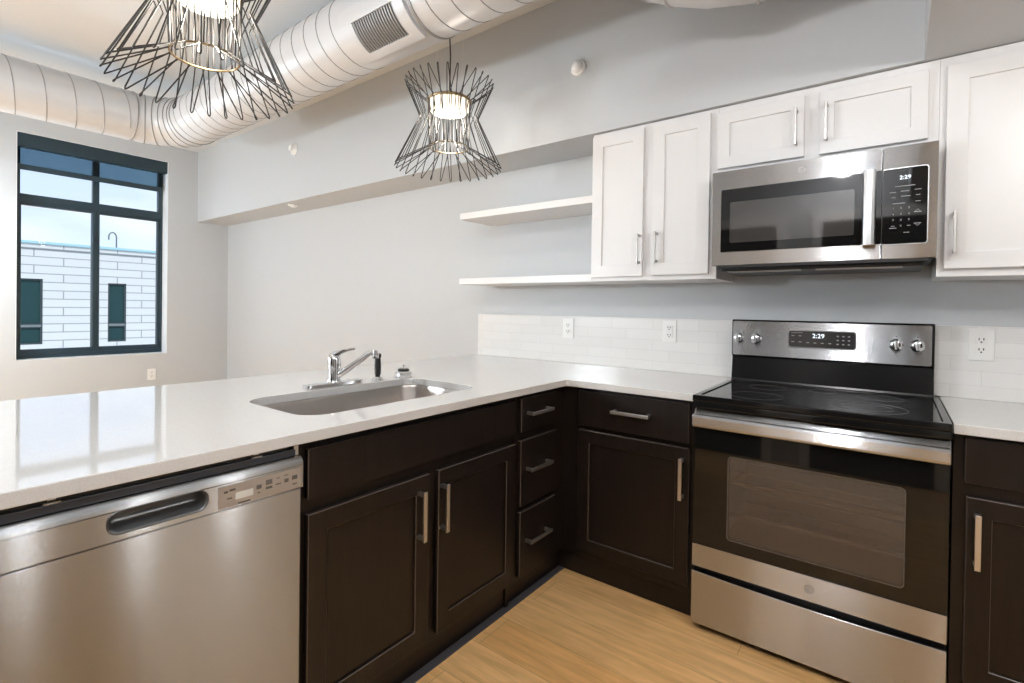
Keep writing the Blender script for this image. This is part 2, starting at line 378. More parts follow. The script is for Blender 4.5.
# ------------------------------------------------------------------ outdoors
XB = -20
t = thing('apartment_building', 'pale panelled building across the street with dark narrow windows', 'building', (XB-3, 2, -4))
yy = [( -.30+.0, .91), (2.545, 3.055), (5.6, 6.1), (-3.4, -2.4)]
bm = bmesh.new()
plate(bm, rect(-8, 12, -4, 3.02), [rect(a, b, -.11, 1.93 if i == 0 else 1.88) for i, (a, b) in enumerate(yy)], FX, XB-.3, XB)
box(bm, XB-8, XB-.3, -8, 12, -4, 2.7)
obj('facade', bm, pan, t)
obj('parapet_cap', B((XB-.4, XB+.05, -8.05, 12.05, 3.02, 3.10)), cap_m, t, bevel=.01)
obj('fascia_strip', B((XB, XB+.02, -8, 12, 2.84, 2.865)), extgrey, t)
for i, (a, b) in enumerate(yy):
    zt = 1.93 if i == 0 else 1.88
    bm = bmesh.new(); plate(bm, rect(a, b, -.11, zt), [rect(a+.05, b-.05, .53, zt-.05), rect(a+.05, b-.05, -.06, .40)], FX, XB-.12, XB-.04)
    f = obj('window', bm, extf, t)
    obj('transom_bar', B((XB-.05, XB-.02, a+.03, b-.03, .43, .50)), extgrey, f)
    obj('pane', B((XB-.10, XB-.09, a+.05, b-.05, -.06, zt-.05)), extg, f)
bm = bmesh.new()
pts = [(XB-1, 3.02, 2.702), (XB-1, 3.02, 3.55)]+[(XB-1, 3.02-.11+.11*math.cos(a), 3.55+.17*math.sin(a)) for a in [PI*k/10 for k in range(1, 11)]]+[(XB-1, 2.80, 3.45)]
tube(bm, pts, .022, 8)
tag(obj('vent_pipe', bm, extgrey, smooth=True), 'thin grey hooked pipe rising from the pale building roof', 'pipe')
struct(obj('ground', B((-60, -5.4, -40, 50, -4.1, -4)), ground_m))

# ------------------------------------------------------------------ ducts
YD, ZD, RD = -1.089, 2.625, .175
def ring_pts(c, t, n, r, k=48):
    b = t.cross(n); return [c+(n*math.cos(2*PI*i/k)+b*math.sin(2*PI*i/k))*r for i in range(k)]
def sweep_path(pts, step=.02):
    out_ = [pts[0]]
    for a, b in zip(pts, pts[1:]):
        m = max(1, int((b-a).length/step)); out_ += [a+(b-a)*(i/m) for i in range(1, m+1)]
    return out_
XE, RB_ = -3.34, .32
path = [Vector((XE, YB+.001, ZD)), Vector((XE, YD-RB_, ZD))]
arc = [Vector((XE+RB_-RB_*math.cos(a), YD-RB_+RB_*math.sin(a), ZD)) for a in [PI/2*k/12 for k in range(1, 13)]]
path += arc+[Vector((1.2695, YD, ZD))]
t = thing('supply_duct', 'large white spiral air duct bending along the ceiling from window to kitchen', 'duct', (0, YD, ZD))
bm = bmesh.new(); tube(bm, path, RD, 48); obj('duct_run', bm, duct_m, t, smooth=True)
# spiral lock seam on the straight runs
def spiral(bm, a, b, r, pitch, seam=.0028):
    d = (b-a); Ln = d.length; d.normalize(); n = d.orthogonal().normalized(); q = d.cross(n); pts = []
    k = int(Ln/pitch*36)
    for i in range(k+1):
        s_ = i/36; an = 2*PI*s_; pts.append(a+d*(s_*pitch)+(n*math.cos(an)+q*math.sin(an))*r)
    tube(bm, pts, seam, 5)
bm = bmesh.new()
spiral(bm, Vector((XE, YB+.02, ZD)), Vector((XE, YD-RB_-.03, ZD)), RD, .15)
spiral(bm, Vector((XE+RB_+.03, YD, ZD)), Vector((-.93, YD, ZD)), RD, .115)
spiral(bm, Vector((-.42, YD, ZD)), Vector((1.25, YD, ZD)), RD, .115)
obj('spiral_seam', bm, seam_m, t, smooth=True)
for k in range(0, 7):
    a = PI/2*k/6; c = Vector((XE+RB_-RB_*math.cos(a), YD-RB_+RB_*math.sin(a), ZD)); tt = Vector((math.sin(a), math.cos(a), 0))
    bm = bmesh.new(); tube(bm, ring_pts(c, tt, Vector((0, 0, 1)), RD+.001), .005 if k % 6 == 0 else .0035, 6, closed=True)
    obj('elbow_joint', bm, seam_m, t, smooth=True)
for xx in (-.455,):
    bm = bmesh.new(); tube(bm, [(xx, YD, ZD), (xx+.012, YD, ZD)], RD+.004, 48); obj('collar', bm, seam_m, t, smooth=True)
# register: saddle frame with vertical fins
def cylp(x, ang, r): return (x, YD+r*math.sin(ang), ZD-r*math.cos(ang))
def saddle(bm, x0, x1, a0, a1, r0_, r1_, hole=None, na=14):
    def quad(xa, xb, aa, ab):
        n = max(1, int(na*abs(ab-aa)/abs(a1-a0))+1)
        for k in range(n):
            p, q = aa+(ab-aa)*k/n, aa+(ab-aa)*(k+1)/n
            vs = [bm.verts.new(cylp(x, an, rr)) for rr in (r0_, r1_) for x, an in ((xa, p), (xb, p), (xb, q), (xa, q))]
            for f in ((0, 1, 2, 3), (4, 7, 6, 5), (0, 4, 5, 1), (2, 6, 7, 3), (1, 5, 6, 2), (0, 3, 7, 4)): bm.faces.new([vs[i] for i in f])
    if not hole: quad(x0, x1, a0, a1); return
    hx0, hx1, ha0, ha1 = hole
    quad(x0, x1, a0, ha0); quad(x0, x1, ha1, a1); quad(x0, hx0, ha0, ha1); quad(hx1, x1, ha0, ha1)
R_ = math.radians
bm = bmesh.new(); saddle(bm, -.90, -.47, R_(-84), R_(-8), RD+.001, RD+.017, (-.815, -.53, R_(-65), R_(-21)))
reg = obj('air_register', bm, duct_m, t, smooth=True)
bm = bmesh.new(); saddle(bm, -.815, -.53, R_(-65), R_(-21), RD+.0015, RD+.003); obj('register_back', bm, slot_m, reg)
bm = bmesh.new()
for k in range(17):
    x = -.813+.285/17*(k+.25); saddle(bm, x, x+.007, R_(-65), R_(-21), RD+.003, RD+.012)
obj('register_fins', bm, seam_m, reg)

r2 = .12
ctl = [(.06, 2.87), (.18, 2.80), (.31, 2.71), (.39, 2.665), (.48, 2.615), (.61, 2.56), (.78, 2.52), (.9, 2.535), (1.08, 2.545), (1.2695, 2.56)]
t = thing('branch_duct', 'smaller white round duct branch above the cabinets at the top edge', 'duct', (.7, -.62, 2.48))
P2 = [Vector((x, -.62, z)) for x, z in ctl]
bm = bmesh.new(); tube(bm, P2, r2, 36); obj('duct_run', bm, duct_m, t, smooth=True)
T2, N2 = frames(P2)
for i, rr in ((2, .004), (3, .004), (4, .008), (6, .006)):
    bm = bmesh.new(); tube(bm, ring_pts(P2[i], T2[i], N2[i], r2+.001), rr, 6, closed=True); obj('collar', bm, duct_m, t, smooth=True)

# ------------------------------------------------------------------ pendants
def pendant(x, y, label, grp):
    ZT, ZI, ZWs, ZLI, ZBt = 2.368, 2.275, 2.19, 2.045, 1.940
    t = thing('pendant_lamp', label, 'lamp', (x, y, ZBt), grp)
    o_ = Vector((x, y, 0)); NW = 30; st = 2*PI/NW
    def P(r, a, z): return o_+Vector((r*math.cos(a), r*math.sin(a), z))
    pts = [P(.098, 0, ZLI), P(.106, st*.3, ZI), P(.215, st*.93, ZT-.008), P(.220, st*.96, ZT-.002), P(.221, st*1.0, ZT), P(.220, st*1.04, ZT-.002), P(.218, st*1.07, ZT-.008),
           P(.144, st*1.12, ZWs), P(.262, st*.93, ZBt+.008), P(.265, st*.96, ZBt+.002), P(.266, st*1.0, ZBt), P(.265, st*1.04, ZBt+.002), P(.261, st*1.07, ZBt+.005), P(.098, st*1.6, ZLI)]
    for k in range(NW):
        if k == 0:
            bm = bmesh.new(); tube(bm, [p-o_ for p in pts], .0023, 6); wo = obj('wire', bm, wire_m, None, smooth=True)
            first = wo; wo.parent = t; wo.location = (0, 0, -ZBt)
        else:
            c = first.copy(); COL.objects.link(c); c.parent = t; c.location = (0, 0, -ZBt); c.rotation_euler = (0, 0, st*(k+2 if k % 2 else k)); c.scale = (1, -1 if k % 2 else 1, 1)
    for r, z, q, m_, nm in ((.098, ZLI, .0035, brass_m, 'lower_ring'), (.107, ZI, .006, brass_m, 'upper_ring')):
        bm = bmesh.new(); tube(bm, [P(r, 2*PI*k/48, z) for k in range(48)], q, 8, closed=True); obj(nm, bm, m_, t, smooth=True)
    bm = bmesh.new(); lathe(bm, [(.001, ZI-.062), (.05, ZI-.061), (.085, ZI-.056), (.097, ZI-.045), (.099, ZI-.01), (.099, ZI)], (x, y, 0), seg=40); obj('diffuser', bm, diff_m, t, smooth=True)
    bm = bmesh.new(); lathe(bm, [(.101, ZI), (.101, ZI+.012), (.02, ZI+.022), (.02, ZI+.05), (.008, ZI+.055)], (x, y, 0), seg=32); obj('housing', bm, brass_m, t, smooth=True)
    bm = bmesh.new(); tube(bm, [(x, y, ZI+.05), (x+.003, y, 2.5), (x-.003, y, 2.6), (x, y, ZC-.02)], .0035, 8); obj('cord', bm, wire_m, t, smooth=True)
    for s_ in (-1, 1):
        bm = bmesh.new(); tube(bm, [(x+.05*s_, y+.04*s_, ZI+.01), (x+.05*s_, y+.04*s_, ZC-.02)], .0008, 5); obj('suspension_cable', bm, nickel, t)
    bm = bmesh.new(); lathe(bm, [(.065, ZC-.0005), (.065, ZC-.02), (.055, ZC-.028)], (x, y, 0)); obj('canopy', bm, wire_m, t, smooth=True)
    l = lamp('pendant_light', 'POINT', (0, 0, ZI-.10-ZBt), P_PENDANT, WARM, .05); l.parent = t
g = 'hourglass wire pendant lamps over the peninsula'
pendant(-.6, -1.957, 'large black wire hourglass pendant lamp nearest, cut off by the top edge', g)
pendant(-.6, -.834, 'whole black wire hourglass pendant lamp hanging beside the duct and soffit', g)

# ceiling lights behind the camera; the two living room ones are added fill
def flush(x, y, z, r, p, label, lc=(.98, .98, 1), drop=.34):
    t = thing('ceiling_light', label, 'lamp', (x, y, z))
    bm = bmesh.new(); lathe(bm, [(.065, z-.0005), (.065, z-.02), (.012, z-.03), (.012, z-drop-.03)], (x, y, 0)); obj('stem', bm, nickel, t, smooth=True)
    z -= drop
    bm = bmesh.new(); lathe(bm, [(.02, z-.005), (r+.01, z-.018), (r+.01, z-.035), (r, z-.037)], (x, y, 0)); obj('rim', bm, nickel, t, smooth=True)
    bm = bmesh.new(); lathe(bm, [(r-.002, z-.03), (r*.95, z-.055), (r*.7, z-.075), (r*.3, z-.085), (.002, z-.086)], (x, y, 0)); obj('diffuser', bm, flush_m, t, smooth=True)
    l = lamp('ceiling_lamp', 'POINT', (0, 0, -drop-.16), p, lc, .12); l.parent = t
flush(.86, -2.85, ZC, .19, P_KITCHEN, 'round white stem-hung ceiling light behind the viewpoint in the kitchen')
flush(-2.2, -3.7, ZC, .19, P_FILL, 'added unseen fill light on a stem out in the living room', (.84, .93, 1), 1.15)
flush(-4.3, -2.7, ZC, .19, P_FILL*.55, 'added unseen fill light on a stem close to the window wall', (.84, .93, 1), .9)
# unseen downlights added right of the viewpoint to streak the brushed steel
for yq, lb in ((-1.20, 'added unseen downlight in the lowered ceiling nearest the range'), (-1.68, 'added unseen middle downlight in the lowered ceiling'), (-2.16, 'added unseen downlight in the lowered ceiling farthest from the range')):
    t = thing('added_downlight', lb, 'lamp', (1.85, yq, ZS), 'added downlights in the lowered ceiling')
    bm = bmesh.new(); lathe(bm, [(.075, ZS-.0005), (.075, ZS-.006), (.06, ZS-.008)], (1.85, yq, 0)); obj('added_trim_ring', bm, plast, t, smooth=True)
    bm = bmesh.new(); lathe(bm, [(.058, ZS-.0082), (.05, ZS-.012), (.002, ZS-.014)], (1.85, yq, 0)); obj('lens', bm, flush_m, t, smooth=True)
    l = lamp('added_streak_lamp', 'POINT', (0, 0, -.07), P_STREAK, (1, .98, .95), .045); l.parent = t

# ------------------------------------------------------------------ detectors and sprinkler
t = thing('motion_sensor', 'white round dome sensor high on the soffit above the cabinets', 'sensor', (-.15, YS, 2.515))
bm = bmesh.new(); lathe(bm, [(.042, 0), (.042, -.012), (.038, -.016)], (-.15, YS-.0005, 2.515), 'Y'); obj('base', bm, plast, t, smooth=True)
bm = bmesh.new(); lathe(bm, [(.032, -.016), (.030, -.026), (.022, -.036), (.010, -.041), (.001, -.042)], (-.15, YS, 2.515), 'Y'); obj('dome', bm, plast, t, smooth=True)
t = thing('sidewall_sprinkler', 'small white sprinkler on the soffit between the two pendants', 'sprinkler', (-2.985, YS, 2.60))
bm = bmesh.new(); lathe(bm, [(.055, 0), (.055, -.008), (.035, -.022), (.03, -.03)], (-2.985, YS-.0005, 2.60), 'Y'); obj('escutcheon', bm, plast, t, smooth=True)
bm = bmesh.new(); lathe(bm, [(.022, -.03), (.024, -.036), (.026, -.038), (.026, -.042)], (-2.985, YS, 2.60), 'Y'); obj('head', bm, plast, t, smooth=True)
bm = bmesh.new(); lathe(bm, [(.045, 0), (.045, -.006), (.02, -.012), (.02, -.02)], (-3.19, -.22, ZS-.0005)); tag(obj('recessed_sprinkler', bm, plast, smooth=True), 'tiny round sprinkler cap under the soffit', 'sprinkler')

# ------------------------------------------------------------------ outlets
def outlet(pos, axis, label, decora=False, grp='wall outlets'):
    t = thing('wall_outlet', label, 'outlet', pos)
    x, y, z = pos
    def fn(u, v, d): return (x+u, y-d, z+v) if axis == 'Y' else (x+d, y+u, z+v)
    bm = bmesh.new(); plate(bm, rrect(-.037, .037, -.059, .059, .004, 3), [], fn, 0.0005, .006); obj('cover_plate', bm, plast, t, bevel=.0012)
    sck = None
    if decora:
        bm = bmesh.new(); plate(bm, rect(-.0165, .0165, -.033, .033), [], fn, .006, .009); sck = obj('socket', bm, plast, t, bevel=.0008)
        for va in (-.0045, .001):
            bm = bmesh.new(); plate(bm, rect(-.006, .006, va, va+.0035), [], fn, .009, .0097); obj('button', bm, plast, sck)
    for s_ in (-1, 1):
        top = .009 if decora else .0085
        if decora: own = sck
        else:
            bm = bmesh.new(); plate(bm, rrect(-.016, .016, s_*.0195-.014, s_*.0195+.014, .007, 4), [], fn, .006, .0085); own = obj('socket', bm, plast, t, bevel=.0006)
        for a, w_ in ((-.0065, .0016), (.0065, .0016)):
            bm = bmesh.new(); plate(bm, rect(a-w_, a+w_, s_*.0195-.001, s_*.0195+.008), [], fn, top, top+.0006); obj('slot', bm, slot_m, own)
        bm = bmesh.new(); plate(bm, rrect(-.003, .003, s_*.0195-.0105, s_*.0195-.005, .0025, 3), [], fn, top, top+.0006); obj('ground_hole', bm, slot_m, own)
YT = -.012
outlet((-.377, YT, 1.123), 'Y', 'white duplex outlet on the backsplash farther from the range')
outlet((.248, YT, 1.128), 'Y', 'white square-faced outlet on the backsplash just left of the range', True)
outlet((1.467, YT, 1.125), 'Y', 'white duplex outlet on the backsplash right of the range')
outlet((XW, -.753, .487), 'X', 'white outlet low on the window wall below the window')

# ------------------------------------------------------------------ worktops and backsplash
tag(obj('backsplash', B((-1.109, 2.2, YT, -.0005, .9145, 1.198)), tile, bevel=.0015), 'glossy white handmade tile backsplash along the wall', 'backsplash')
SH = (-.567, -.150, -1.850, -1.082)
bm = bmesh.new()
L_ = [(-1.109, -2.68), (0, -2.68), (0, -.662), (.0035, -.6515), (.014, -.648), (.578, -.648), (.578, -.001), (-1.109, -.001)]
plate(bm, L_, [rrect(*SH, .085, 8)], FZ, .884, .914)
tag(obj('worktop', bm, quartz, bevel=.0025), 'L-shaped white quartz worktop over the dark cabinets with sink cutout', 'worktop')
tag(obj('worktop', B((1.347, 2.2, -.648, -.001, .884, .914)), quartz, bevel=.0025), 'short white quartz worktop to the right of the range', 'worktop')

# sink
t = thing('kitchen_sink', 'stainless steel undermount sink set in the peninsula worktop', 'sink', (-.36, -1.485, .69))
bm = bmesh.new()
def sink_ring(g_, z, r): return [bm.verts.new((u, v, z)) for u, v in rrect(SH[0]-g_, SH[1]+g_, SH[2]-g_, SH[3]+g_, r, 8)]
rings = [sink_ring(.03, .8835, .11), sink_ring(.004, .8835, .088), sink_ring(.0, .872, .085), sink_ring(-.008, .72, .08), sink_ring(-.018, .70, .075), sink_ring(-.05, .69, .06)]
for A, Bq in zip(rings, rings[1:]):
    for k in range(len(A)): bm.faces.new((A[k], A[(k+1) % len(A)], Bq[(k+1) % len(A)], Bq[k]))
bm.faces.new(rings[-1]); obj('basin', bm, sink_m, t, smooth=True)
bm = bmesh.new(); lathe(bm, [(.045, .6905), (.045, .693), (.036, .694), (.03, .6915)], (-.36, -1.485, 0)); obj('drain', bm, chrome, t, smooth=True)

# faucet
fx, fy = -.612, -1.463
t = thing('kitchen_faucet', 'chrome single-lever faucet with deck plate behind the sink', 'faucet', (fx, fy, .914))
bm = bmesh.new(); plate(bm, rrect(fx-.026, fx+.026, fy-.132, fy+.132, .024, 6), [], FZ, .9145, .929); obj('deck_plate', bm, chrome, t, bevel=.003)
bm = bmesh.new(); lathe(bm, [(.030, .9291), (.027, .935), (.025, .945), (.025, .985), (.0275, .988), (.0275, 1.005), (.0265, 1.022), (.022, 1.037), (.012, 1.046), (.001, 1.048)], (fx, fy, 0)); obj('body', bm, chrome, t, smooth=True)
bm = bmesh.new(); tube(bm, [(fx+.008, fy+.004, .952), (fx+.05, fy+.03, .985), (fx+.10, fy+.065, 1.028), (fx+.120, fy+.076, 1.047), (fx+.136, fy+.083, 1.054), (fx+.148, fy+.088, 1.055)], [.013, .0125, .0115, .011, .0105, .0105], 14)
sp = obj('spout', bm, chrome, t, smooth=True)
bm = bmesh.new(); lathe(bm, [(.012, 1.063), (.013, 1.058), (.013, 1.035), (.011, 1.03)], (fx+.151, fy+.089, 0), seg=20); obj('aerator', bm, chrome, sp, smooth=True)
bm = bmesh.new(); tube(bm, [(fx-.012, fy-.008, 1.03), (fx+.01, fy, 1.044), (fx+.032, fy+.014, 1.055), (fx+.058, fy+.03, 1.064), (fx+.082, fy+.042, 1.068)], [.014, .013, .009, .006, .005], 10); obj('lever', bm, chrome, t, smooth=True)
sx_, sy_ = -.60, -1.255
t = thing('side_sprayer', 'black handled side sprayer standing in its chrome base', 'sprayer', (sx_, sy_, .914))
bm = bmesh.new(); lathe(bm, [(.024, .9145), (.024, .919), (.018, .926), (.013, .932)], (sx_, sy_, 0), seg=24); obj('holder', bm, chrome, t, smooth=True)
bm = bmesh.new(); lathe(bm, [(.010, .932), (.0135, .945), (.0145, .97), (.0135, 1.0), (.012, 1.012)], (sx_, sy_, 0), seg=20); obj('handle', bm, blackp, t, smooth=True)
bm = bmesh.new(); lathe(bm, [(.010, 1.012), (.015, 1.016), (.015, 1.03), (.010, 1.034)], (sx_, sy_, 0), seg=20); obj('spray_head', bm, blackp, t, smooth=True)
ex, ey = -.605, -1.105
t = thing('sink_strainer', 'chrome sink strainer basket resting on the worktop beside the sprayer', 'strainer', (ex, ey, .914))
bm = bmesh.new(); lathe(bm, [(.040, .9145), (.041, .918), (.036, .922), (.036, .934), (.040, .938), (.034, .942)], (ex, ey, 0), seg=28); obj('basket', bm, nickel, t, smooth=True)
bm = bmesh.new(); lathe(bm, [(.026, .942), (.026, .950), (.022, .954)], (ex, ey, 0), seg=24); obj('rubber_seal', bm, blackp, t, smooth=True)
bm = bmesh.new(); lathe(bm, [(.0035, .954), (.0035, .966), (.005, .967), (.005, .971)], (ex, ey, 0), seg=12); obj('post', bm, nickel, t, smooth=True)

# ------------------------------------------------------------------ cabinets
def fmap(axis, face):
    """(u, v, out) -> xyz with 'out' measured outward from the face"""
    if axis == 'Y': return lambda u, v, d: (u, face-d, v)
    return lambda u, v, d: (face+d, u, v)
def edge_glint(o):  # gives the bevels the painted highlight colour
    o.data.materials.append(esp_glint); o.modifiers['bevel'].material = 1; return o
def shaker(fn, u0, u1, v0, v1, parent, m, nm='door', fr=.058, th=.02, slab=False):
    bm = bmesh.new()
    if slab: plate(bm, rect(u0, u1, v0, v1), [], fn, .0005, th)
    else:
        plate(bm, rect(u0, u1, v0, v1), [rect(u0+fr, u1-fr, v0+fr, v1-fr)], fn, .0005, th)
        plate(bm, rect(u0+fr-.001, u1-fr+.001, v0+fr-.001, v1-fr+.001), [], fn, .003, th-.008)
    o = obj(nm, bm, m, parent, bevel=.0022 if m is esp else .0016, seg=1 if m is esp else 2)
    if m is esp: edge_glint(o)
    return o
def pull(fn, u, v, ln, vert, parent, off=.02, w_=.0070, so=.010):
    if w_ < .006: w_ = .0042
    bm = bmesh.new(); h = ln/2
    def bx(ua, ub, va, vb, d0, d1): plate(bm, rect(ua, ub, va, vb), [], fn, d0, d1)
    if vert:
        bx(u-w_, u+w_, v-h, v+h, off+.028, off+.036)
        for s_ in (-1, 1): bx(u-w_, u+w_, v+s_*(h-so)-.006, v+s_*(h-so)+.006, off, off+.029)
    else:
        bx(u-h, u+h, v-w_, v+w_, off+.028, off+.036)
        for s_ in (-1, 1): bx(u+s_*(h-so)-.006, u+s_*(h-so)+.006, v-w_, v+w_, off, off+.029)
    obj('handle', bm, nickel_d if w_ < .006 else nickel, parent, bevel=.0012)

FP = fmap('X', -.038)
# sink base
t = thing('sink_base_cabinet', 'espresso sink base cabinet with false front and two doors', 'cabinet', (-.3, -1.47, 0))
bm = B((-.62, -.60, -1.94, -1.0, 0, .8835), (-.60, -.056, -1.94, -1.922, 0, .8835), (-.60, -.056, -1.018, -1.0, 0, .8835), (-.60, -.056, -1.922, -1.018, .10, .118))
plate(bm, rect(-1.94, -1.0, .10, .8835), [rect(-1.905, -1.485, .14, .66), rect(-1.445, -1.035, .14, .66)], FX, -.056, -.038)
obj('carcass', bm, esp, t, bevel=.001)
obj('toe_kick', B((-.085, -.068, -1.94, -1.0, 0, .10)), esp, t)
edge_glint(obj('false_front', (lambda b: (plate(b, rect(-1.924, -1.021, .727, .862), [], FP, .0005, .02), b)[1])(bmesh.new()), esp, t, bevel=.0022, seg=1))
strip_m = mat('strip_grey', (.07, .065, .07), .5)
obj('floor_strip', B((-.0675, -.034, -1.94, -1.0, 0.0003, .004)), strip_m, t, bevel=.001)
d = shaker(FP, -1.922, -1.488, .126, .687, t, esp); pull(FP, -1.536, .565, .162, True, d)
d = shaker(FP, -1.445, -1.012, .126, .687, t, esp); pull(FP, -1.433, .562, .162, True, d)
# drawers
t = thing('drawer_base_cabinet', 'narrow espresso cabinet with three stacked drawers beside the corner', 'cabinet', (-.3, -.85, 0))
obj('carcass', B((-.62, -.038, -.999, -.695, .10, .8835)), esp, t, bevel=.001)
obj('toe_kick', B((-.085, -.068, -.9985, -.695, 0, .0995)), esp, t)
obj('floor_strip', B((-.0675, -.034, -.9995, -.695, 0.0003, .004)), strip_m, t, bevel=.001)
for v0, v1, hz in ((.725, .865, .802), (.415, .691, .567), (.122, .393, .265)):
    d = shaker(FP, -.975, -.704, v0, v1, t, esp, 'drawer', slab=True); pull(FP, -.86, hz, .165, False, d)
# corner cabinet on the back run
FB = fmap('Y', -.61)
t = thing('corner_base_cabinet', 'espresso corner cabinet with one drawer over one door, left of the range', 'cabinet', (.27, -.3, 0))
obj('carcass', B((-.62, -.0385, -.694, -.02, .10, .8835), (-.0385, .577, -.61, -.02, .10, .8835)), esp, t, bevel=.001)
obj('toe_kick', B((-.085, -.068, -.694, -.02, 0, .0995), (-.068, .577, -.585, -.57, 0, .0995)), esp, t)
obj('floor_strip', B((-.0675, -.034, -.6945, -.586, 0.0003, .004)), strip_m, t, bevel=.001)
d = shaker(FB, .053, .556, .710, .868, t, esp, 'drawer', slab=True); pull(FB, .314, .797, .172, False, d)
d = shaker(FB, .053, .560, .136, .690, t, esp); pull(FB, .534, .570, .166, True, d)
# right of range
t = thing('range_side_cabinet', 'espresso base cabinet with drawer and door at the right edge', 'cabinet', (1.58, -.3, 0))
obj('carcass', B((1.350, 2.19, -.61, -.02, .10, .8835)), esp, t, bevel=.001)
obj('toe_kick', B((1.350, 2.19, -.585, -.57, 0, .0995)), esp, t)
d = shaker(FB, 1.376, 1.790, .738, .872, t, esp, 'drawer', slab=True); pull(FB, 1.583, .80, .165, False, d)
d = shaker(FB, 1.381, 1.790, .136, .697, t, esp); pull(FB, 1.405, .576, .162, True, d)
t = thing('added_pantry_cabinet', 'unseen tall espresso pantry added for the steel to reflect', 'cabinet', (2.45, -2.0, 0))  # unseen dark pantry added to give the steel reflections contrast
obj('carcass', B((2.17, XR-.0005, -2.35, -1.72, .10, 2.149)), esp, t, bevel=.001)
obj('toe_kick', B((2.25, 2.27, -2.35, -1.72, 0, .0995)), esp, t)
fp_ = lambda u, v, d: (2.17-d, u, v)
d = shaker(fp_, -2.33, -2.045, .13, 2.12, t, esp); pull(fp_, -2.07, 1.1, .162, True, d)
d = shaker(fp_, -2.025, -1.74, .13, 2.12, t, esp); pull(fp_, -2.00, 1.1, .162, True, d)
# end panel
tag(obj('end_panel', B((-.62, -.02, -2.66, -2.552, 0, .8835)), esp, bevel=.001), 'dark end panel closing the peninsula past the dishwasher', 'panel')

# wall cabinets
FW_ = fmap('Y', -.305)
def wallcab(name, label, x0, x1, z0, z1):
    t = thing(name, label, 'wall cabinet', ((x0+x1)/2, -.15, z0), 'white shaker wall cabinets')
    obj('carcass', B((x0, x1, -.305, -.0005, z0, z1)), cabw, t, bevel=.0012); return t
t = wallcab('wall_cabinet', 'tall white two-door wall cabinet left of the microwave', -.066, .5615, 1.386, 2.149)
d = shaker(FW_, -.060, .217, 1.407, 2.13, t, cabw); pull(FW_, .205, 1.537, .150, True, d, w_=.005)
d = shaker(FW_, .265, .530, 1.409, 2.13, t, cabw); pull(FW_, .292, 1.540, .150, True, d, w_=.005)
t = wallcab('wall_cabinet', 'short white two-door wall cabinet above the microwave', .562, 1.3145, 1.838, 2.149)
d = shaker(FW_, .562, .897, 1.872, 2.117, t, cabw, fr=.05); pull(FW_, .870, 1.990, .150, True, d, w_=.005)
d = shaker(FW_, .950, 1.284, 1.870, 2.117, t, cabw, fr=.05); pull(FW_, .974, 1.990, .150, True, d, w_=.005)
t = wallcab('wall_cabinet', 'white wall cabinet at the right edge beside the microwave', 1.315, 2.19, 1.375, 2.149)
d = shaker(FW_, 1.334, 1.752, 1.402, 2.114, t, cabw); pull(FW_, 1.360, 1.528, .150, True, d, w_=.005)
obj('door', (lambda b: (plate(b, rect(1.80, 2.17, 1.402, 2.114), [rect(1.858, 2.112, 1.46, 2.056)], FW_, .0005, .02), plate(b, rect(1.857, 2.113, 1.459, 2.057), [], FW_, .003, .012), b)[2])(bmesh.new()), cabw, t, bevel=.0016)
for z, lb in ((1.800, 'upper white floating shelf attached left of the wall cabinet'), (1.386, 'lower white floating shelf level with the wall cabinet bottom')):
    tag(obj('floating_shelf', B((-1.018, -.0665, -.305, -.0005, z, z+.039)), cabw, bevel=.0015), lb, 'shelf', 'floating shelves beside the wall cabinet')

# ------------------------------------------------------------------ dishwasher
t = thing('dishwasher', 'stainless steel dishwasher with pocket handle at the left of the peninsula', 'dishwasher', (-.3, -2.245, 0))
Y0, Y1 = -2.547, -1.951
obj('tub', B((-.60, -.034, Y0, Y1, .10, .872)), darkgrey, t, bevel=.002)
bm = B((-.045, -.012, Y0+.01, Y1-.012, .855, .872)); box(bm, -.05, -.018, Y0+.01, Y1-.03, .872, .880)
obj('top_trim', bm, darkgrey, t, bevel=.002)
for yq in (-2.43, -2.06):
    obj('mounting_clip', B((-.03, -.012, yq-.012, yq+.012, .8722, .8745), (-.03, -.018, yq-.006, yq+.006, .8745, .8835)), nickel, t)
obj('mounting_bracket', B((-.03, -.022, -1.962, -1.95, .85, .8835)), nickel, t)
bm = bmesh.new(); plate(bm, rect(Y0, Y1, .125, .7735), [], FX, -.02, -.003); obj('door_panel', bm, steel_y, t, bevel=.004)
obj('kick_plate', B((-.08, -.06, Y0, Y1, 0, .10)), blackp, t)
# control fascia with rounded top edge and pocket
hy0, hy1, hz0, hz1 = -2.352, -2.178, .803, .830
bm = bmesh.new()
plate(bm, rect(Y0, Y1, .776, .834), [rrect(hy0, hy1, hz0-.012, hz1+.003, .018, 6)], FX, -.005, .005)
prof = [(-.02, .8342), (.005, .8342)]+[(.005-.018*(1-math.cos(a)), .832+.022*math.sin(a)) for a in [PI/2*k/6 for k in range(1, 7)]]+[(-.02, .854)]
prism(bm, prof, lambda a, b, s_: (a, s_, b), Y0, Y1)
fas = obj('control_fascia', bm, steel_y, t, bevel=.0012)
bm = bmesh.new()
def hr(g_, x): return [bm.verts.new((x, u, v)) for u, v in rrect(hy0+g_, hy1-g_, hz0-.012+g_, hz1+.003-g_*.4, max(.004, .018-g_), 6)]
rg = [hr(-.004, .0055), hr(-.002, .0065), hr(.001, .004), hr(.004, -.012), hr(.010, -.026), hr(.016, -.030)]
for A, Bq in zip(rg, rg[1:]):
    for k in range(len(A)): bm.faces.new((A[k], A[(k+1) % len(A)], Bq[(k+1) % len(A)], Bq[k]))
bm.faces.new(rg[-1]); obj('pocket_handle', bm, mat('pocket_shade', (.16, .165, .17), .3, .7), t, smooth=True)  # shade inside the scoop put into a darker pocket colour
FD = fmap('X', .005)
